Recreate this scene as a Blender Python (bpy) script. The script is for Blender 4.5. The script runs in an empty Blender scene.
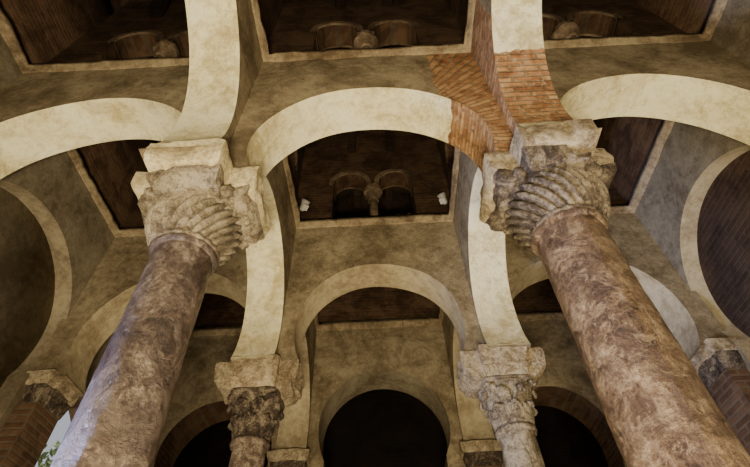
import bpy, bmesh, math, random
from mathutils import Vector, Matrix, noise
random.seed(3)
ZO=1.3
# ---------------------------------------------------------------- materials
def val(nt,op,a,b=None,c=None,clamp=False):
    n=nt.nodes.new('ShaderNodeMath'); n.operation=op; n.use_clamp=clamp
    for i,v in enumerate((a,b,c)):
        if v is None: continue
        if isinstance(v,(int,float)): n.inputs[i].default_value=v
        else: nt.links.new(v,n.inputs[i])
    return n.outputs[0]
def noi(nt,vec,scale,detail=6,rough=.6,dist=0):
    n=nt.nodes.new('ShaderNodeTexNoise'); n.inputs['Scale'].default_value=scale
    n.inputs['Detail'].default_value=detail; n.inputs['Roughness'].default_value=rough
    n.inputs['Distortion'].default_value=dist
    nt.links.new(vec,n.inputs['Vector']); return n.outputs['Fac']
def ramp(nt,fac,stops):
    n=nt.nodes.new('ShaderNodeValToRGB'); cr=n.color_ramp
    while len(cr.elements)<len(stops): cr.elements.new(.5)
    for e,(p,c) in zip(cr.elements,stops):
        e.position=p; e.color=(c[0],c[1],c[2],1) if not isinstance(c,(int,float)) else (c,c,c,1)
    nt.links.new(fac,n.inputs[0]); return n.outputs[0]
def mix(nt,fac,a,b,mode='MIX'):
    n=nt.nodes.new('ShaderNodeMix'); n.data_type='RGBA'; n.blend_type=mode
    if isinstance(fac,(int,float)): n.inputs[0].default_value=fac
    else: nt.links.new(fac,n.inputs[0])
    for i,v in ((6,a),(7,b)):
        if isinstance(v,tuple): n.inputs[i].default_value=(v[0],v[1],v[2],1)
        else: nt.links.new(v,n.inputs[i])
    return n.outputs[2]
def base(name,rough=.9):
    m=bpy.data.materials.new(name); m.use_nodes=True; nt=m.node_tree
    b=nt.nodes['Principled BSDF']; b.inputs['Roughness'].default_value=rough
    b.inputs['Specular IOR Level'].default_value=.25
    tc=nt.nodes.new('ShaderNodeTexCoord'); return m,nt,b,tc.outputs['Object']
def bump(nt,b,h,st=.4,d=.02):
    n=nt.nodes.new('ShaderNodeBump'); n.inputs['Strength'].default_value=st; n.inputs['Distance'].default_value=d
    nt.links.new(h,n.inputs['Height']); nt.links.new(n.outputs[0],b.inputs['Normal'])
def plaster_col(nt,v,c_lo,c_mid,c_hi,dirt=(.12,.08,.05),amt=.6,grime=.75):
    n1=noi(nt,v,1.6,8,.68,.4); n2=noi(nt,v,14,6,.7); n3=noi(nt,v,60,4,.75)
    f=val(nt,'ADD',val(nt,'MULTIPLY',n1,.55),val(nt,'ADD',val(nt,'MULTIPLY',n2,.28),val(nt,'MULTIPLY',n3,.17)))
    c=ramp(nt,f,[(.42,c_lo),(.5,c_mid),(.57,c_hi)])
    d=noi(nt,v,3.4,10,.76,.8)
    dm=ramp(nt,d,[(.50,0.0),(.66,1.0)])
    c=mix(nt,val(nt,'MULTIPLY',dm,amt),c,dirt)
    s=nt.nodes.new('ShaderNodeSeparateXYZ'); nt.links.new(v,s.inputs[0])
    g=val(nt,'MULTIPLY',val(nt,'SUBTRACT',3.55+ZO,s.outputs[2]),1.0,clamp=True)
    g=val(nt,'MULTIPLY',g,ramp(nt,noi(nt,v,5,8,.75,.5),[(.40,0.0),(.62,1.0)]))
    c=mix(nt,val(nt,'MULTIPLY',g,grime),c,dirt)
    sp=ramp(nt,noi(nt,v,38,3,.6),[(.62,0.),(.70,1.)])
    c=mix(nt,val(nt,'MULTIPLY',sp,.35),c,dirt)
    return c,f,n3
def brick_col(nt,vec,c1,c2,mo,bw=.25,rh=.06,ms=.012):
    n=nt.nodes.new('ShaderNodeTexBrick'); nt.links.new(vec,n.inputs['Vector'])
    n.inputs['Color1'].default_value=(*c1,1); n.inputs['Color2'].default_value=(*c2,1); n.inputs['Mortar'].default_value=(*mo,1)
    n.inputs['Scale'].default_value=1; n.inputs['Brick Width'].default_value=bw; n.inputs['Row Height'].default_value=rh
    n.inputs['Mortar Size'].default_value=ms; n.inputs['Mortar Smooth'].default_value=.3
    return n.outputs['Color'],n.outputs['Fac']
def plaster(name,lo,mid,hi,dirt=(.14,.095,.055),amt=.6,bs=.5,grime=.7):
    m,nt,b,v=base(name)
    c,f,n3=plaster_col(nt,v,lo,mid,hi,dirt,amt,grime)
    nt.links.new(c,b.inputs['Base Color'])
    bump(nt,b,val(nt,'ADD',val(nt,'MULTIPLY',f,1.5),val(nt,'MULTIPLY',n3,.5)),bs,.03)
    return m
def patched(name,lo,mid,hi,mode,amt=.6,dirt=(.14,.095,.055)):
    """plaster where a repair of bare brick shows through near one column"""
    m,nt,b,v=base(name)
    c,f,n3=plaster_col(nt,v,lo,mid,hi,dirt,amt,.6)
    s=nt.nodes.new('ShaderNodeSeparateXYZ'); nt.links.new(v,s.inputs[0]); X,Y,Z=s.outputs
    w=val(nt,'MULTIPLY',val(nt,'SUBTRACT',noi(nt,v,5,4),.5),.12)
    cb=nt.nodes.new('ShaderNodeCombineXYZ')
    if mode in('face_x','soff_x'):
        dz=val(nt,'SUBTRACT',Z,3.07+ZO)
        r=val(nt,'SQRT',val(nt,'ADD',val(nt,'MULTIPLY',X,X),val(nt,'MULTIPLY',dz,dz)))
        a=val(nt,'MULTIPLY',val(nt,'ARCTAN2',dz,X),1.1)
        nt.links.new(r if mode=='face_x' else Y,cb.inputs[0]); nt.links.new(a,cb.inputs[1])
        mk=val(nt,'GREATER_THAN',val(nt,'ADD',X,w),.62 if mode=='face_x' else .72)
        mk=val(nt,'MULTIPLY',mk,val(nt,'LESS_THAN',X,1.32))
        mk=val(nt,'MULTIPLY',mk,val(nt,'GREATER_THAN',Z,2.66+ZO))
    elif mode=='face_y':
        nt.links.new(Y,cb.inputs[0]); nt.links.new(Z,cb.inputs[1])
        mk=val(nt,'GREATER_THAN',val(nt,'ADD',Y,w),1.22)
        mk=val(nt,'MULTIPLY',mk,val(nt,'GREATER_THAN',Z,2.85+ZO))
    else:
        dz=val(nt,'SUBTRACT',Z,3.2+ZO); dy=val(nt,'SUBTRACT',Y,.53)
        a=val(nt,'MULTIPLY',val(nt,'ARCTAN2',dz,dy),1.13)
        nt.links.new(X,cb.inputs[0]); nt.links.new(a,cb.inputs[1])
        zz=val(nt,'ADD',Z,w)
        mk=val(nt,'MULTIPLY',val(nt,'LESS_THAN',zz,3.88+ZO),val(nt,'GREATER_THAN',zz,2.98+ZO))
    bc,bf=brick_col(nt,cb.outputs[0],(.38,.18,.08),(.60,.36,.17),(.30,.215,.12),.24,.058,.011)
    bc=mix(nt,.8,bc,ramp(nt,noi(nt,v,9,8,.75),[(.40,(.42,.29,.2)),(.5,(.82,.74,.64)),(.60,(1,1,1))]),'MULTIPLY')
    pl=ramp(nt,noi(nt,v,16,6,.7),[(.57,0.),(.62,1.)])
    bc=mix(nt,val(nt,'MULTIPLY',pl,.45),bc,(.60,.48,.29))
    nt.links.new(mix(nt,mk,c,bc),b.inputs['Base Color'])
    h=val(nt,'ADD',val(nt,'MULTIPLY',f,1.2),val(nt,'MULTIPLY',val(nt,'MULTIPLY',bf,mk),-1.0))
    bump(nt,b,h,.8,.04)
    return m
def brickmat(name,c1,c2,mo,stain=.6):
    m,nt,b,v=base(name)
    s=nt.nodes.new('ShaderNodeSeparateXYZ'); nt.links.new(v,s.inputs[0])
    cb=nt.nodes.new('ShaderNodeCombineXYZ')
    h=val(nt,'ADD',s.outputs[0],s.outputs[1])
    nt.links.new(h,cb.inputs[0]); nt.links.new(s.outputs[2],cb.inputs[1])
    bc,bf=brick_col(nt,cb.outputs[0],c1,c2,mo,.27,.065,.014)
    n=noi(nt,v,2.6,8,.7,.5)
    bc=mix(nt,stain,bc,ramp(nt,n,[(.40,(.25,.18,.12)),(.58,(1,.95,.85))]),'MULTIPLY')
    nt.links.new(bc,b.inputs['Base Color'])
    bump(nt,b,val(nt,'ADD',val(nt,'MULTIPLY',bf,-.5),n),.6,.03)
    return m
def stone(name,stops,scale=5,rough=.6,bs=.5,spec=.3,speck=None,streak=None,d=.04):
    m,nt,b,v=base(name,rough); b.inputs['Specular IOR Level'].default_value=spec
    n1=noi(nt,v,scale,10,.75,1.0); n2=noi(nt,v,scale*10,6,.78)
    f=val(nt,'ADD',val(nt,'MULTIPLY',n1,.6),val(nt,'MULTIPLY',n2,.4))
    c=ramp(nt,f,stops)
    if streak:
        sm=ramp(nt,noi(nt,v,scale*.5,8,.72,1.5),[(.49,0.),(.58,1.)])
        c=mix(nt,val(nt,'MULTIPLY',sm,.7),c,streak)
    if speck:
        sm=ramp(nt,noi(nt,v,scale*2.4,10,.82,.8),[(.53,0.),(.58,1.)])
        c=mix(nt,val(nt,'MULTIPLY',sm,.75),c,speck)
    nt.links.new(c,b.inputs['Base Color']); bump(nt,b,f,bs,d)
    return m
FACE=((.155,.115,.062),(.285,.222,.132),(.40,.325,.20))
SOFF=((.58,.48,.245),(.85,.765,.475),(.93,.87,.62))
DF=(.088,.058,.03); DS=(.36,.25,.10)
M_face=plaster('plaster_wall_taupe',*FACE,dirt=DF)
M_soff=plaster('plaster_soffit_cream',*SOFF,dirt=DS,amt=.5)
M_soff2=plaster('plaster_soffit_dim',(.32,.245,.14),(.50,.41,.25),(.60,.505,.32),dirt=(.20,.14,.07),amt=.5)  # cream soffit plaster toned down; dimmer light of the rear put into colour
M_side=plaster('plaster_side_wall',(.13,.10,.062),(.22,.18,.118),(.29,.243,.165),dirt=(.08,.056,.033),amt=.6)
M_ring=plaster('plaster_blind_arch',(.20,.155,.095),(.32,.26,.165),(.42,.355,.235),dirt=(.12,.085,.048),amt=.55)
M_fx=patched('plaster_brick_patch_spandrel',*FACE,'face_x',dirt=DF)
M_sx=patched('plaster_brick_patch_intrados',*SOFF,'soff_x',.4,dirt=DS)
M_fy=patched('plaster_brick_patch_side',*FACE,'face_y',dirt=DF)
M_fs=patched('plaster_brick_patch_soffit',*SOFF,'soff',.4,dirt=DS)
M_corn=plaster('cornice_plaster',(.16,.11,.06),(.31,.23,.135),(.44,.35,.21),dirt=(.07,.045,.025),amt=.75)
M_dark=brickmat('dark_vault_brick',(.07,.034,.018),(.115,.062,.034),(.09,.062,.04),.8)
M_vault=brickmat('shaded_vault_brick',(.028,.015,.009),(.045,.026,.016),(.04,.027,.017),.8)  # shade put into the colour: ceiling and ribs darkened to look unlit
M_dtrim=plaster('upper_window_plaster',(.06,.038,.02),(.14,.095,.055),(.22,.155,.095),dirt=(.04,.026,.015))
M_colt=plaster('colonnette_stone',(.09,.06,.035),(.21,.145,.09),(.34,.25,.16),dirt=(.05,.032,.018))
M_brick=brickmat('brown_brick',(.085,.044,.024),(.135,.078,.043),(.12,.085,.055))
M_black=brickmat('unlit_room_brick',(.016,.010,.007),(.022,.014,.009),(.016,.012,.008))  # near-black colour stands in for the darkness of the room beyond
M_shaftL=stone('marble_shaft_mauve',[(.42,(.028,.016,.012)),(.48,(.082,.053,.038)),(.53,(.145,.102,.076)),(.60,(.33,.26,.20))],4.2,.30,.9,.65,(.045,.028,.020),(.155,.113,.086))
M_shaftR=stone('granite_shaft_red',[(.42,(.042,.021,.011)),(.48,(.13,.076,.042)),(.53,(.22,.14,.082)),(.60,(.43,.32,.20))],4.8,.42,1.0,.5,(.33,.235,.145),(.085,.047,.026))
M_shaftD=stone('marble_shaft_dark',[(.42,(.05,.032,.022)),(.5,(.16,.11,.075)),(.58,(.38,.30,.21))],7,.6,.9)
M_capL=stone('capital_limestone',[(.42,(.09,.065,.04)),(.48,(.23,.18,.115)),(.56,(.42,.35,.24))],5,.8,1.0,speck=(.12,.085,.052),d=.04)
M_capR=stone('capital_weathered_dark',[(.42,(.03,.02,.013)),(.49,(.11,.08,.052)),(.57,(.29,.23,.155))],5,.75,1.0,speck=(.05,.034,.023),d=.04)
M_capD=stone('capital_dark_marble',[(.42,(.02,.013,.009)),(.5,(.075,.052,.034)),(.58,(.28,.22,.145))],6,.7,1.0)
M_imp=stone('impost_stone_cream',[(.42,(.36,.27,.135)),(.49,(.60,.50,.29)),(.57,(.80,.70,.45))],4,.85,.8,speck=(.38,.28,.15))
M_impR=stone('impost_stone_brown',[(.42,(.15,.105,.055)),(.49,(.33,.255,.155)),(.57,(.52,.43,.28))],4,.85,1.0,speck=(.18,.125,.075))
M_floor=stone('floor_stone',[(.40,(.22,.18,.13)),(.5,(.34,.29,.22)),(.60,(.44,.38,.3))],3,.8,.3)
def plain(name,c,r=.5):
    m=bpy.data.materials.new(name); m.use_nodes=True; b=m.node_tree.nodes['Principled BSDF']
    b.inputs['Base Color'].default_value=(*c,1); b.inputs['Roughness'].default_value=r
    return m
M_lamp=plain('lamp_white_enamel',(.36,.34,.30),.35)
M_leaf=stone('foliage',[(.42,(.05,.08,.02)),(.5,(.16,.22,.07)),(.58,(.42,.46,.24))],12,.7,.5)
M_bark=stone('bark',[(.42,(.05,.035,.02)),(.58,(.2,.15,.1))],12,.9,.8)
M_grnd=stone('outdoor_gravel',[(.35,(.4,.36,.3)),(.5,(.55,.5,.42)),(.65,(.65,.6,.5))],6,.9,.3)
# ---------------------------------------------------------------- mesh helpers
def finish(name,bm,mats,parent=None,ang=35,recalc=True):
    if recalc: bmesh.ops.recalc_face_normals(bm,faces=bm.faces)
    for f in bm.faces: f.smooth=True
    for e in bm.edges:
        if len(e.link_faces)==2:
            if e.calc_face_angle(0)>math.radians(ang): e.smooth=False
        else: e.smooth=True
    me=bpy.data.meshes.new(name); bm.to_mesh(me); bm.free()
    for m in mats: me.materials.append(m)
    o=bpy.data.objects.new(name,me); bpy.context.scene.collection.objects.link(o)
    if parent: o.parent=parent
    return o
def empty(name,loc=(0,0,0)):
    e=bpy.data.objects.new(name,None); e.location=loc; e.empty_display_size=.2
    bpy.context.scene.collection.objects.link(e); return e
def box(bm,x0,x1,y0,y1,z0,z1,mi=0):
    vs=[bm.verts.new(p) for p in ((x0,y0,z0),(x1,y0,z0),(x1,y1,z0),(x0,y1,z0),(x0,y0,z1),(x1,y0,z1),(x1,y1,z1),(x0,y1,z1))]
    for f in ((3,2,1,0),(4,5,6,7),(0,1,5,4),(1,2,6,5),(2,3,7,6),(3,0,4,7)):
        bm.faces.new([vs[i] for i in f]).material_index=mi
def arcpanel(bm,axis,pos,t,s0,s1,c,R,zc,zs,zt,zb=None,mf=0,ms=1,n=48,wob=.012,seed=0):
    """wall panel with one horseshoe-arched opening"""
    if zb is None: zb=zs
    def P(s,z,d): return (s,pos+d,z+ZO) if axis=='x' else (pos+d,s,z+ZO)
    a0=math.asin((zs-zc)/R); pts=[]
    for i in range(n+1):
        a=(math.pi-a0)+(2*a0-math.pi)*i/n
        w=1+wob*2*noise.noise(Vector((math.cos(a)*1.5+seed,math.sin(a)*1.5,pos*1.7)))
        pts.append((c+R*w*math.cos(a),zc+R*w*math.sin(a)))
    arch=list(pts)
    if zb<zs: arch=[(pts[0][0],zb)]+pts+[(pts[-1][0],zb)]
    outer=[(s0,zt),(s0,zb)]+arch+[(s1,zb),(s1,zt)]
    for d in (-t/2,t/2):
        f=bm.faces.new([bm.verts.new(P(s,z,d)) for s,z in outer]); f.material_index=mf
        if (axis=='x')!=(d<0): f.normal_flip()
    k=3
    rows=[[bm.verts.new(P(s,z,-t/2+t*j/k)) for s,z in arch] for j in range(k+1)]
    for j in range(k):
        for i in range(len(arch)-1):
            f=bm.faces.new([rows[j][i],rows[j][i+1],rows[j+1][i+1],rows[j+1][i]]); f.material_index=ms
    for a,b in ((s0,arch[0][0]),(arch[-1][0],s1)):
        if abs(a-b)>1e-4:
            f=bm.faces.new([bm.verts.new(P(*p)) for p in ((a,zb,-t/2),(b,zb,-t/2),(b,zb,t/2),(a,zb,t/2))]); f.material_index=mf
def abox(bm,axis,pos,t,s0,s1,z0,z1,mi=0):
    if axis=='x': box(bm,s0,s1,pos-t/2,pos+t/2,z0+ZO,z1+ZO,mi)
    else: box(bm,pos-t/2,pos+t/2,s0,s1,z0+ZO,z1+ZO,mi)
def revolve(bm,prof,cx,cy,seg=48,fn=None,mi=0,caps=True,lean=None):
    rings=[]
    for (r,z) in prof:
        ring=[]; lx,ly=lean(z) if lean else (0,0)
        for i in range(seg):
            a=2*math.pi*i/seg; rr=r*(fn(a,z,r) if fn else 1)
            ring.append(bm.verts.new((cx+lx+rr*math.cos(a),cy+ly+rr*math.sin(a),z+ZO)))
        rings.append(ring)
    for k in range(len(rings)-1):
        for i in range(seg):
            j=(i+1)%seg
            bm.faces.new([rings[k][i],rings[k][j],rings[k+1][j],rings[k+1][i]]).material_index=mi
    if caps:
        bm.faces.new(rings[0][::-1]); bm.faces.new(rings[-1])
FL=-1.3
XL=3.6; YF=-.75; YB=6.4; YA=1.965; YC=4.277; CX=1.3
ZT=4.85; T=.43
# ---------------------------------------------------------------- arcades
XS=[(-XL-.05,-CX,-2.40,.97),(-CX,CX,0,.94),(CX,XL+.05,2.45,.96)]
YS=[(YF-.05,YA,.53,1.13,3.2),(YA,YC,3.09,.94,3.08),(YC,YB+.05,5.42,.92,3.06)]
ZS=2.62
def upper(axis,pos,spans,par):
    """upper dark brick storey with paired windows and colonnettes"""
    bm=bmesh.new(); t=.26; zt=7.8; sill=4.98; sp=5.85; r=.26; g=.10
    cols=[]
    for s0,s1 in spans:
        c=(s0+s1)/2
        abox(bm,axis,pos,t,s0,s1,ZT,sill,0)
        abox(bm,axis,pos,t,s0,c-2*r-g,sill,zt,0); abox(bm,axis,pos,t,c+2*r+g,s1,sill,zt,0)
        for q in (-1,1):
            cc=c+q*(r+g)
            a,b=(c-2*r-g,c) if q<0 else (c,c+2*r+g)
            arcpanel(bm,axis,pos,t,a,b,cc,r*1.0,sp+.06,sp,zt,mf=0,ms=0,n=20)
        cols.append(c)
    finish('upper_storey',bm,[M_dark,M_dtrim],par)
    bm=bmesh.new()
    for c in cols:
        x,y=(c,pos) if axis=='x' else (pos,c)
        prof=[(.13,sill),(.13,sill+.05),(.10,sill+.07),(.115,sill+.11),(.07,sill+.15),(.065,sp-.28),(.085,sp-.26),(.07,sp-.24),(.09,sp-.16),(.14,sp-.08),(.15,sp-.07),(.15,sp+.01)]
        revolve(bm,prof,x,y,20,lambda a,z,rr:1+.2*noise.noise(Vector((math.cos(a)*2,math.sin(a)*2,z*9+x))))
        for q in (-1,1):
            for k in range(3):
                s=c+q*(.30+.22*k+random.uniform(-.05,.05)); off=random.uniform(-.08,.0)
                xx,yy=(s,pos+off) if axis=='x' else (pos+off,s)
                h=random.uniform(.05,.14)
                revolve(bm,[(.05,sill-.01),(.07,sill+h*.4),(.055,sill+h),(.02,sill+h*1.1)],xx,yy,10,lambda a,z,rr:1+.7*noise.noise(Vector((math.cos(a)*1.3+xx*5,math.sin(a)*1.3,z*9))))
    finish('window_colonnettes',bm,[M_colt],par)
    bm=bmesh.new()
    for c in cols:
        for q in (-1,1):
            for sd in (-1,1):
                prev=None
                for i in range(21):
                    a=-.2+(math.pi+.4)*i/20; ring=[]
                    for rr,dd in ((r,0),(r,.03),(r+.07,.03),(r+.07,0)):
                        s=c+q*(r+g)+rr*math.cos(a); z=sp+.06+rr*math.sin(a); d=sd*(t/2+dd-.005)
                        ring.append(bm.verts.new((s,pos+d,z+ZO) if axis=='x' else (pos+d,s,z+ZO)))
                    if prev:
                        for j in range(4): bm.faces.new([prev[j],prev[(j+1)%4],ring[(j+1)%4],ring[j]])
                    prev=ring
    finish('window_arch_rings',bm,[M_dtrim],par)
def arcade_x(y,sd):
    par=empty('horseshoe_arcade')
    for k,(s0,s1,c,R) in enumerate(XS):
        bm=bmesh.new()
        arcpanel(bm,'x',y,T,s0,s1,c,R,3.07,ZS,ZT,seed=sd*5+k)
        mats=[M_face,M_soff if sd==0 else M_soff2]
        if k==1 and sd==0: mats=[M_fx,M_sx]
        finish('arch_span',bm,mats,par,recalc=False)
    upper('x',y,[(-XL-.1,-CX),(-CX,CX),(CX,XL+.1)],par)
def arcade_y(x,sd):
    par=empty('horseshoe_arcade')
    for k,(s0,s1,c,R,zc) in enumerate(YS):
        bm=bmesh.new()
        arcpanel(bm,'y',x,T,s0,s1,c,R,zc,ZS,ZT,seed=sd*5+k+20,n=56)
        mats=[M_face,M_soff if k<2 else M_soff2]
        if k==0 and x>0: mats=[M_fy,M_fs]
        finish('arch_span',bm,mats,par,recalc=False)
    upper('y',x,[(YF-.1,YA),(YA,YC),(YC,YB+.1)],par)
arcade_x(YA,0); arcade_x(YC,1); arcade_y(-CX,2); arcade_y(CX,3)
# ---------------------------------------------------------------- outer walls
def sidewall(name,sgn,panelmats,doorbay):
    bm=bmesh.new()
    for k,(s0,s1,c,R,zc) in enumerate(YS):
        a=s0 if k else YF-.5; b=s1 if k<2 else YB+.7
        arcpanel(bm,'y',sgn*(XL+.10),.20,a,b,c+.02,1.0 if k else 1.1,3.05,2.6,ZT,zb=FL,seed=k+40)
        if k==doorbay:
            arcpanel(bm,'y',sgn*(XL+.38),.36,a,b,5.25,.72,2.42,2.1,ZT,zb=FL,mf=2,ms=3)
        else: abox(bm,'y',sgn*(XL+.38),.36,a,b,FL,ZT,panelmats[k])
    abox(bm,'y',sgn*(XL+.32),.5,YF-.5,YB+.7,ZT,7.8,4)
    return finish(name,bm,[M_side,M_ring if sgn<0 else M_soff2,M_side,M_brick,M_dark],recalc=False)
WL=sidewall('wall_left',-1,[2,2,2],2)
WR=sidewall('wall_right',1,[2,3,3],-1)
def endwall(name,pos,t,mats,zt2=7.8):
    bm=bmesh.new()
    for k,(s0,s1,c,R) in enumerate(XS):
        a=s0 if k else -XL-.6; b=s1 if k<2 else XL+.6
        arcpanel(bm,'x',pos,t,a,b,c,R if k==1 else .8,3.02 if k==1 else 2.75,2.6 if k==1 else 2.4,ZT,zb=FL,seed=k+60,ms=1 if k==1 else 3)
    abox(bm,'x',pos,t-.1,-XL-.6,XL+.6,ZT,zt2,2)
    return finish(name,bm,mats,recalc=False)
WB=endwall('wall_back',YB+.3,.6,[M_face,M_ring,M_dark,M_brick])
WF=endwall('wall_front',YF-.25,.5,[M_face,M_ring,M_dark,M_brick])
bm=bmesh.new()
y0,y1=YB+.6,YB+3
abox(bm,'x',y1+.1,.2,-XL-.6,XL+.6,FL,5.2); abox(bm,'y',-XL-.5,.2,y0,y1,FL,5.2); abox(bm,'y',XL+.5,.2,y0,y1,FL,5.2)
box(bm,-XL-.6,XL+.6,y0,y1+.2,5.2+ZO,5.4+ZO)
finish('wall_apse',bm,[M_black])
bm=bmesh.new(); box(bm,-XL-.6,XL+.6,YF-.5,YB+3.2,-.2,0); finish('floor',bm,[M_floor])
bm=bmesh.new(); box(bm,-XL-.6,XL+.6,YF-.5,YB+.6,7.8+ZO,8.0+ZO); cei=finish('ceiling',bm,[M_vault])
XB=[(-XL,-CX-T/2),(-CX+T/2,CX-T/2),(CX+T/2,XL)]; YBs=[(YF,YA-T/2),(YA+T/2,YC-T/2),(YC+T/2,YB)]
bm=bmesh.new()
for (x0,x1) in XB:
    for (y0,y1) in YBs:
        for q in (-.33,.33):
            for ax in (0,1):
                a0,a1=(x0,x1) if ax==0 else (y0,y1); b0,b1=(y0,y1) if ax==0 else (x0,x1)
                c=(a0+a1)/2; R=(a1-a0)/2+.05; p=(b0+b1)/2+q
                prev=None
                for i in range(17):
                    a=math.pi*i/16; ring=[]
                    for rr,dd in ((R,-.07),(R,.07),(R-.14,.07),(R-.14,-.07)):
                        s=c+rr*math.cos(a); z=6.75+rr*math.sin(a)+ZO; w=p+dd
                        ring.append(bm.verts.new((s,w,z) if ax==0 else (w,s,z)))
                    if prev:
                        for j in range(4): bm.faces.new([prev[j],prev[(j+1)%4],ring[(j+1)%4],ring[j]])
                    prev=ring
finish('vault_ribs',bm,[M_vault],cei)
n=0
for (x0,x1) in XB:
    for (y0,y1) in YBs:
        n+=1; bm=bmesh.new()
        prof=[(-.02,4.76),(.015,4.77),(.017,4.81),(.045,4.83),(.05,4.885),(.03,4.89),(.03,4.93),(-.12,4.94)]
        rings=[]; S=22
        for (d,z) in prof:
            cs=[(x0+d,y0+d),(x1-d,y0+d),(x1-d,y1-d),(x0+d,y1-d)]; ring=[]
            for i in range(4):
                p,q=cs[i],cs[(i+1)%4]
                for k in range(S):
                    t=k/S; x=p[0]+(q[0]-p[0])*t; y=p[1]+(q[1]-p[1])*t
                    w=.022*noise.noise(Vector((x*4,y*4,z*3)))+.012*noise.noise(Vector((x*13,y*13,z*3)))
                    ring.append(bm.verts.new((x+w,y+w,z+w+ZO)))
            rings.append(ring)
        for k in range(len(rings)-1):
            for i in range(4*S):
                j=(i+1)%(4*S); bm.faces.new([rings[k][i],rings[k+1][i],rings[k+1][j],rings[k][j]])
        finish('trim_%d'%n,bm,[M_corn],recalc=False)
# ---------------------------------------------------------------- columns
def cross_block(name,x,y,levels,mat,par,amp=.012,res=.03,sd=0,zsub=.025,off=(0,0)):
    """cruciform block; off shifts arm ends (ox,oy) asymmetrically"""
    L=[]
    for a,b in zip(levels[:-1],levels[1:]):
        m=max(1,int(abs(b[0]-a[0])/zsub))
        for i in range(m): L.append(tuple(a[k]+(b[k]-a[k])*i/m for k in range(4)))
    L.append(levels[-1])
    bm=bmesh.new(); rings=[]
    ox,oy=off
    def outline(ax,ay,w):
        return [(ax+ox,-w),(ax+ox,w),(w,w),(w,ay+oy),(-w,ay+oy),(-w,w),(-ax+ox,w),(-ax+ox,-w),(-w,-w),(-w,-ay+oy),(w,-ay+oy),(w,-w)]
    o0=outline(*levels[-1][1:]); cnt=[max(2,int(math.dist(o0[i],o0[(i+1)%12])/res)) for i in range(12)]
    for (z,ax,ay,w) in L:
        o=outline(ax,ay,w); ring=[]
        for i in range(12):
            p,q=o[i],o[(i+1)%12]
            for k in range(cnt[i]):
                t=k/cnt[i]; px=p[0]+(q[0]-p[0])*t; py=p[1]+(q[1]-p[1])*t
                v=Vector((px*5+sd*7,py*5+sd,z*5)); nn=noise.noise(v)+.5*noise.noise(v*3.1)
                corner=min(k,cnt[i]-k)==0
                h=math.hypot(px,py) or 1
                dd=amp*(min(.1,nn)-.1)*(1.5 if corner else 1)
                ring.append(bm.verts.new((x+px+px/h*dd,y+py+py/h*dd,z+ZO+amp*.3*noise.noise(v*1.3))))
        rings.append(ring)
    m=len(rings[0])
    for k in range(len(rings)-1):
        for i in range(m):
            j=(i+1)%m; bm.faces.new([rings[k][i],rings[k][j],rings[k+1][j],rings[k+1][i]])
    bm.faces.new(rings[0][::-1]); bm.faces.new(rings[-1])
    return finish(name,bm,[mat],par,ang=40)
def shaft(x,y,r0,r1,ztop,mat,par,sd,amp=.012,bx=0,by=0):
    bm=bmesh.new(); z0=FL+.27; prof=[]
    n=130
    for i in range(n+1):
        t=i/n; prof.append((r0+(r1-r0)*t,z0+(ztop-.06-z0)*t))
    prof+=[(r1+.022,ztop-.055),(r1+.032,ztop-.03),(r1+.02,ztop-.005),(r1,ztop)]
    def fn(a,z,r):
        v=Vector((math.cos(a)*1.2+sd*9,math.sin(a)*1.2,z*2.2)); return 1+amp*(2*noise.noise(v)+1.0*noise.noise(v*4)+.8*noise.noise(v*11)-max(0,noise.noise(v*1.9)-.2)*5-max(0,noise.noise(v*3.7)-.35)*8)
    def lean(z): t=1-(z-FL)/(ztop-FL); return bx*t,by*t
    revolve(bm,prof,x,y,110,fn,lean=lean); finish('shaft',bm,[mat],par,ang=60)
    bm=bmesh.new(); X=x+bx; Y=y+by
    box(bm,X-r0-.13,X+r0+.13,Y-r0-.13,Y+r0+.13,0,.12)
    revolve(bm,[(r0+.12,FL+.12),(r0+.13,FL+.15),(r0+.11,FL+.18),(r0+.04,FL+.20),(r0+.04,FL+.22),(r0+.07,FL+.24),(r0+.05,FL+.27),(r0,FL+.275)],X,Y,48)
    finish('base',bm,[M_impR],par)
def spiral_cap(x,y,z0,z1,r0,r1,mat,par,sd,hand=1):
    bm=bmesh.new(); prof=[]
    n=52
    for i in range(n+1):
        t=i/n; prof.append((r0+(r1-r0)*(math.sin(t*math.pi*.5)**1.0)+.03*math.sin(t*math.pi),z0+(z1-z0)*t))
    nf=26
    def fn(a,z,r):
        t=(z-z0)/(z1-z0); env=min(1,t*8,(1.02-t)*10)
        s=abs(math.sin(nf/2*(a-hand*.75*t)))
        v=Vector((math.cos(a)*2+sd,math.sin(a)*2,z*5))
        return 1+env*.19*(s**.6-.65)+.04*noise.noise(v)-.10*max(0,noise.noise(v*1.1)-.25)
    revolve(bm,prof,x,y,364,fn)
    for (R,zz,h) in ((r0+.010,z0+.005,.020),(r1*1.0,z1-.005,.022)):
        rr=[]; S=96
        for i in range(S):
            a=2*math.pi*i/S; ring=[]
            for k in range(8):
                b=2*math.pi*k/8; w=1+.25*math.sin(i*math.pi/2.4)
                ring.append(bm.verts.new((x+(R+h*w*math.cos(b))*math.cos(a),y+(R+h*w*math.cos(b))*math.sin(a),zz+ZO+h*w*math.sin(b))))
            rr.append(ring)
        for i in range(S):
            for k in range(8):
                bm.faces.new([rr[i][k],rr[(i+1)%S][k],rr[(i+1)%S][(k+1)%8],rr[i][(k+1)%8]])
    finish('capital_bell',bm,[mat],par,ang=50)
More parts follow.
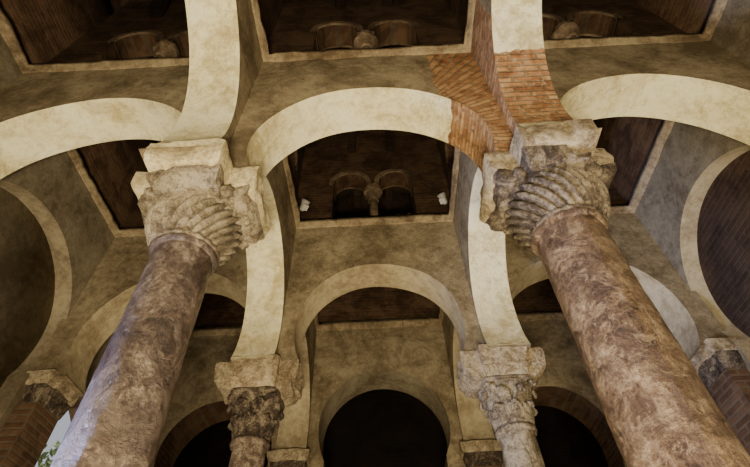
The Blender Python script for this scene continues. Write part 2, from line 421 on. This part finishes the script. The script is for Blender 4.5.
def lumps(x,y,lst,mat,par,name='carved_leaves'):
    bm=bmesh.new()
    for (dx,dy,z,rx,ry,rz) in lst:
        r=bmesh.ops.create_icosphere(bm,subdivisions=3,radius=1)
        for v in r['verts']:
            p=v.co.copy(); k=1+.35*noise.noise(p*1.8+Vector((dx*9,dy*9,z)))+.2*noise.noise(p*5)
            v.co=Vector((x+dx+p.x*rx*k,y+dy+p.y*ry*k,z+ZO+p.z*rz*k))
    finish(name,bm,[mat],par,ang=60)
def leaf(bm,cx,cy,ang,z0,h,r0,r1,w,sd):
    nu,nv=7,10; g=[]
    for j in range(nv+1):
        t=j/nv
        if t<.75: r=r0+(r1-r0)*(t/.75)**1.6*.6; z=z0+h*t/.75*.95
        else:
            q=(t-.75)/.25; r=r0+(r1-r0)*(.6+.4*math.sin(q*math.pi/2)); z=z0+h*.95+h*.06*math.sin(q*math.pi)-h*.16*q*q
        ww=w*(.75+.35*math.sin(t*math.pi))*(1-.55*max(0,t-.7)/.3)*(1+.10*math.sin(t*28))
        row=[]
        for i in range(nu+1):
            u=-1+2*i/nu; a=ang+u*ww/max(r,.01)/2
            rr=r-.018*u*u+.012*(1-abs(u))*math.cos(u*9)
            row.append(bm.verts.new((cx+rr*math.cos(a),cy+rr*math.sin(a),z+ZO-.015*abs(u)*(t>.5))))
        g.append(row)
    for j in range(nv):
        for i in range(nu): bm.faces.new([g[j][i],g[j][i+1],g[j+1][i+1],g[j+1][i]])
def leaf_cap(x,y,z0,z1,r0,mat,par,sd):
    bm=bmesh.new(); h=z1-z0
    revolve(bm,[(r0,z0),(r0+.01,z0+.02),(r0+.005,z0+h*.3),(r0+.03,z0+h*.7),(r0+.10,z1)],x,y,48,lambda a,z,r:1+.03*math.sin(a*16))
    finish('capital_bell',bm,[mat],par)
    bm=bmesh.new()
    for k in range(8): leaf(bm,x,y,k*math.pi/4,z0+.01,h*.48,r0+.01,r0+.08,.15,k)
    for k in range(8): leaf(bm,x,y,(k+.5)*math.pi/4,z0+.04,h*.78,r0+.012,r0+.11,.14,k)
    for k in range(4): leaf(bm,x,y,(k+.5)*math.pi/2,z0+h*.45,h*.55,r0+.03,r0+.16,.12,k)
    o=finish('acanthus_leaves',bm,[mat],par,ang=60)
    s=o.modifiers.new('thick','SOLIDIFY'); s.thickness=.022; s.offset=0
    bm=bmesh.new(); rings=[]
    for (zz,e) in ((z1-.03,.23),(z1-.01,.25),(z1+.04,.27),(z1+.06,.26)):
        ring=[]
        for i in range(48):
            a=2*math.pi*(i+.5)/48; c=abs(math.cos(2*a)); q=e*(1.20-.30*c)*(1+.05*noise.noise(Vector((math.cos(a)*3+sd,math.sin(a)*3,zz*4))))
            ring.append(bm.verts.new((x+q*math.cos(a),y+q*math.sin(a),zz+ZO)))
        rings.append(ring)
    for k in range(3):
        for i in range(48): bm.faces.new([rings[k][i],rings[k][(i+1)%48],rings[k+1][(i+1)%48],rings[k+1][i]])
    bm.faces.new(rings[0][::-1]); bm.faces.new(rings[-1])
    finish('abacus',bm,[mat],par)
def front_column(x,y,sd,rs,ms,mc,mi,hand,bx,by=0):
    p=empty('stone_column'); sg=1 if x>0 else -1
    shaft(x,y,rs+.025,rs,2.11,ms,p,sd,bx=bx,by=by)
    spiral_cap(x,y,2.10,2.41,rs+.006,rs+.095,mc,p,sd,hand)
    cross_block('capital_block',x,y,[(2.405,.31,.29,.215),(2.42,.36,.32,.225),(2.45,.385,.34,.235),(2.51,.405,.36,.245),(2.52,.40,.35,.24)],mc,p,.08,.022,sd,off=(0,-.05))
    cross_block('impost',sg*1.215,y,[(2.51,.385,.36,.235),(2.52,.40,.375,.24),(2.57,.425,.40,.25),(2.70,.43,.41,.255),(2.71,.42,.40,.25)],mi,p,.04,.03,sd+3,off=(0,-.07))
    l=[]
    for sx in (-1,1):
        for sy in (-1,1): l.append((sx*.25,sy*.23,2.45,.045,.045,.05))
        l.append((sx*.32,0,2.43,.04,.06,.035))
    l.append((0,-.31,2.43,.06,.04,.035)); l.append((0,.25,2.43,.06,.04,.035))
    lumps(x,y,l,mc,p)
front_column(-1.215,YA,1,.178,M_shaftL,M_capL,M_imp,1,.05)
front_column(1.22,YA-.02,2,.205,M_shaftR,M_capR,M_impR,-1,-.03)
def rear_column(x,y,sd,r,ms,mc):
    p=empty('stone_column')
    shaft(x,y,r+.02,r,1.93,ms,p,sd,.02)
    leaf_cap(x,y,1.93,2.32,r+.005,mc,p,sd)
    cross_block('impost',x,y,[(2.37,.28,.25,.21),(2.41,.36,.28,.22),(2.46,.38,.30,.225),(2.465,.41,.33,.235),(2.60,.43,.35,.245),(2.66,.43,.36,.25)],M_impR,p,.05,.03,sd)
rear_column(-1.27,YC,3,.155,M_shaftD,M_capD)
rear_column(1.24,YC,4,.165,M_capL,M_capL)
def engaged(par,x,y,dx,dy,sd):
    p=empty('engaged_pilaster'); p.parent=par; bm=bmesh.new()
    w=.2; pr=.20
    if dx: xa,xb=sorted((x,x+dx*pr)); ya,yb=y-w,y+w
    else: xa,xb=x-w,x+w; ya,yb=sorted((y,y+dy*pr))
    box(bm,xa,xb,ya,yb,0,2.36+ZO); finish('brick_shaft',bm,[M_brick],p)
    cxx=(xa+xb)/2; cyy=(ya+yb)/2
    hx=(xb-xa)/2; hy=(yb-ya)/2; q=min(hx,hy)
    cross_block('capital',cxx,cyy,[(2.34,hx+.0,hy+.0,q*.98),(2.37,hx+.02,hy+.02,q),(2.48,hx+.04,hy+.04,q+.02),(2.53,hx+.06,hy+.05,q+.03)],M_capD,p,.04,.03,sd)
    cross_block('impost',cxx,cyy,[(2.525,hx+.06,hy+.05,q+.03),(2.54,hx+.08,hy+.06,q+.04),(2.66,hx+.09,hy+.07,q+.05)],M_impR,p,.025,.03,sd)
for i,y in enumerate((YA,YC)):
    engaged(WL,-XL,y,1,0,10+i); engaged(WR,XL,y,-1,0,14+i)
for i,x in enumerate((-CX,CX)):
    engaged(WB,x,YB,0,-1,20+i); engaged(WF,x,YF,0,1,24+i)
# ---------------------------------------------------------------- small lamps on cornice
def floodlamp(x,y,z,yaw,tilt):
    p=empty('floodlight',(x,y,z)); p.rotation_euler=(tilt,0,yaw)
    bm=bmesh.new()
    def rv(prof,seg=20):
        rings=[[bm.verts.new((r*math.cos(2*math.pi*i/seg),yy,r*math.sin(2*math.pi*i/seg))) for i in range(seg)] for r,yy in prof]
        for k in range(len(rings)-1):
            for i in range(seg): bm.faces.new([rings[k][i],rings[k][(i+1)%seg],rings[k+1][(i+1)%seg],rings[k+1][i]])
        bm.faces.new(rings[0]); bm.faces.new(rings[-1][::-1])
    rv([(.025,.08),(.04,.06),(.045,0),(.06,-.06),(.062,-.08),(.055,-.08),(.045,-.05)])
    finish('housing',bm,[M_lamp],p)
    bm=bmesh.new(); box(bm,-.01,.01,-.02,.02,-.12,0); box(bm,-.04,.04,-.04,.04,-.13,-.11); finish('bracket',bm,[M_lamp],p)
floodlamp(-.98,3.88,4.93+.12+ZO,.6,-.5)
floodlamp(.98,3.88,4.93+.12+ZO,-.5,-.5)
# ---------------------------------------------------------------- outdoors
bm=bmesh.new(); box(bm,-30,30,-20,YF-.5,-.25,-.05); box(bm,-30,-XL-.6,YF-.5,30,-.25,-.05); finish('ground',bm,[M_grnd])
def tree(x,y,h,s):
    bm=bmesh.new()
    for i in range(1500):
        d=Vector((random.gauss(0,1),random.gauss(0,1),random.gauss(0,1))).normalized()*random.uniform(.05,1)**.4
        c=Vector((x+d.x*s,y+d.y*s,h+d.z*s*.9))
        u=Vector((random.gauss(0,1),random.gauss(0,1),random.gauss(0,1))).normalized()*.11; w=u.orthogonal().normalized()*.05
        bm.faces.new([bm.verts.new(c-u),bm.verts.new(c+w),bm.verts.new(c+u),bm.verts.new(c-w)])
    nf=len(bm.faces)
    r=bmesh.ops.create_cone(bm,segments=10,radius1=.2,radius2=.08,depth=h,cap_ends=True)
    for v in r['verts']: v.co+=Vector((x,y,h/2-.05))
    bm.faces.ensure_lookup_table()
    for f in bm.faces[nf:]: f.material_index=1
    finish('garden_tree',bm,[M_leaf,M_bark],recalc=False)
tree(-7.6,10.4,4.5,1.9)
# ---------------------------------------------------------------- lights
w=bpy.data.worlds.new('World'); bpy.context.scene.world=w; w.use_nodes=True
nt=w.node_tree; bg=nt.nodes['Background']
sky=nt.nodes.new('ShaderNodeTexSky'); sky.sky_type='HOSEK_WILKIE'; sky.turbidity=9
sky.sun_direction=Vector((-.5,-.5,.8)).normalized()
mx=mix(nt,.6,sky.outputs[0],(.9,.93,1.0))
nt.links.new(mx,bg.inputs[0]); bg.inputs[1].default_value=.8
def area(name,loc,tgt,size,energy,col,sy=None,spread=180):
    l=bpy.data.lights.new(name,'AREA'); l.size=size; l.energy=energy; l.color=col; l.spread=math.radians(spread)
    if sy: l.shape='RECTANGLE'; l.size_y=sy
    o=bpy.data.objects.new(name,l); o.location=loc
    d=Vector(tgt)-Vector(loc); o.rotation_euler=d.to_track_quat('-Z','Y').to_euler()
    bpy.context.scene.collection.objects.link(o); return o
area('front_fill',(-.1,-.4,.25),(0,1.6,5.5),.7,390,(1,.86,.57),.35)  # unseen fill light added low behind the camera to brighten front soffits
area('nave_fill',(0,3.1,.2),(0,3.3,5),.35,32,(1,.82,.54))  # unseen fill lights added at floor level, this and the next two
area('left_fill',(-2.5,2.2,.2),(-2.5,3.0,5),.35,32,(1,.85,.60))
area('right_fill',(2.5,2.2,.2),(2.5,3.0,5),.35,32,(1,.82,.56))
area('left_daylight',(-3.3,1.8,.9),(-1.2,2.0,1.9),.5,90,(.42,.54,1),spread=60)
s=bpy.data.lights.new('sun','SUN'); s.energy=5; s.angle=.01; s.color=(1,.95,.85)
so=bpy.data.objects.new('sun',s); so.rotation_euler=(math.radians(25),math.radians(-35),0); bpy.context.scene.collection.objects.link(so)
# ---------------------------------------------------------------- camera
th=math.radians(48.5); ph=math.radians(2.7)
c,sn=math.cos(th),math.sin(th)
f=Vector((0,c,sn)); r0=Vector((1,0,0)); u0=Vector((0,-sn,c))
r=r0*math.cos(ph)-u0*math.sin(ph); u=u0*math.cos(ph)+r0*math.sin(ph)
M=Matrix((( r.x,u.x,-f.x,0),(r.y,u.y,-f.y,0),(r.z,u.z,-f.z,ZO),(0,0,0,1)))
cam=bpy.data.cameras.new('camera'); cam.sensor_width=36; cam.lens=452/750*36; cam.clip_start=.02
co=bpy.data.objects.new('camera',cam); bpy.context.scene.collection.objects.link(co); co.matrix_world=M
bpy.context.scene.camera=co
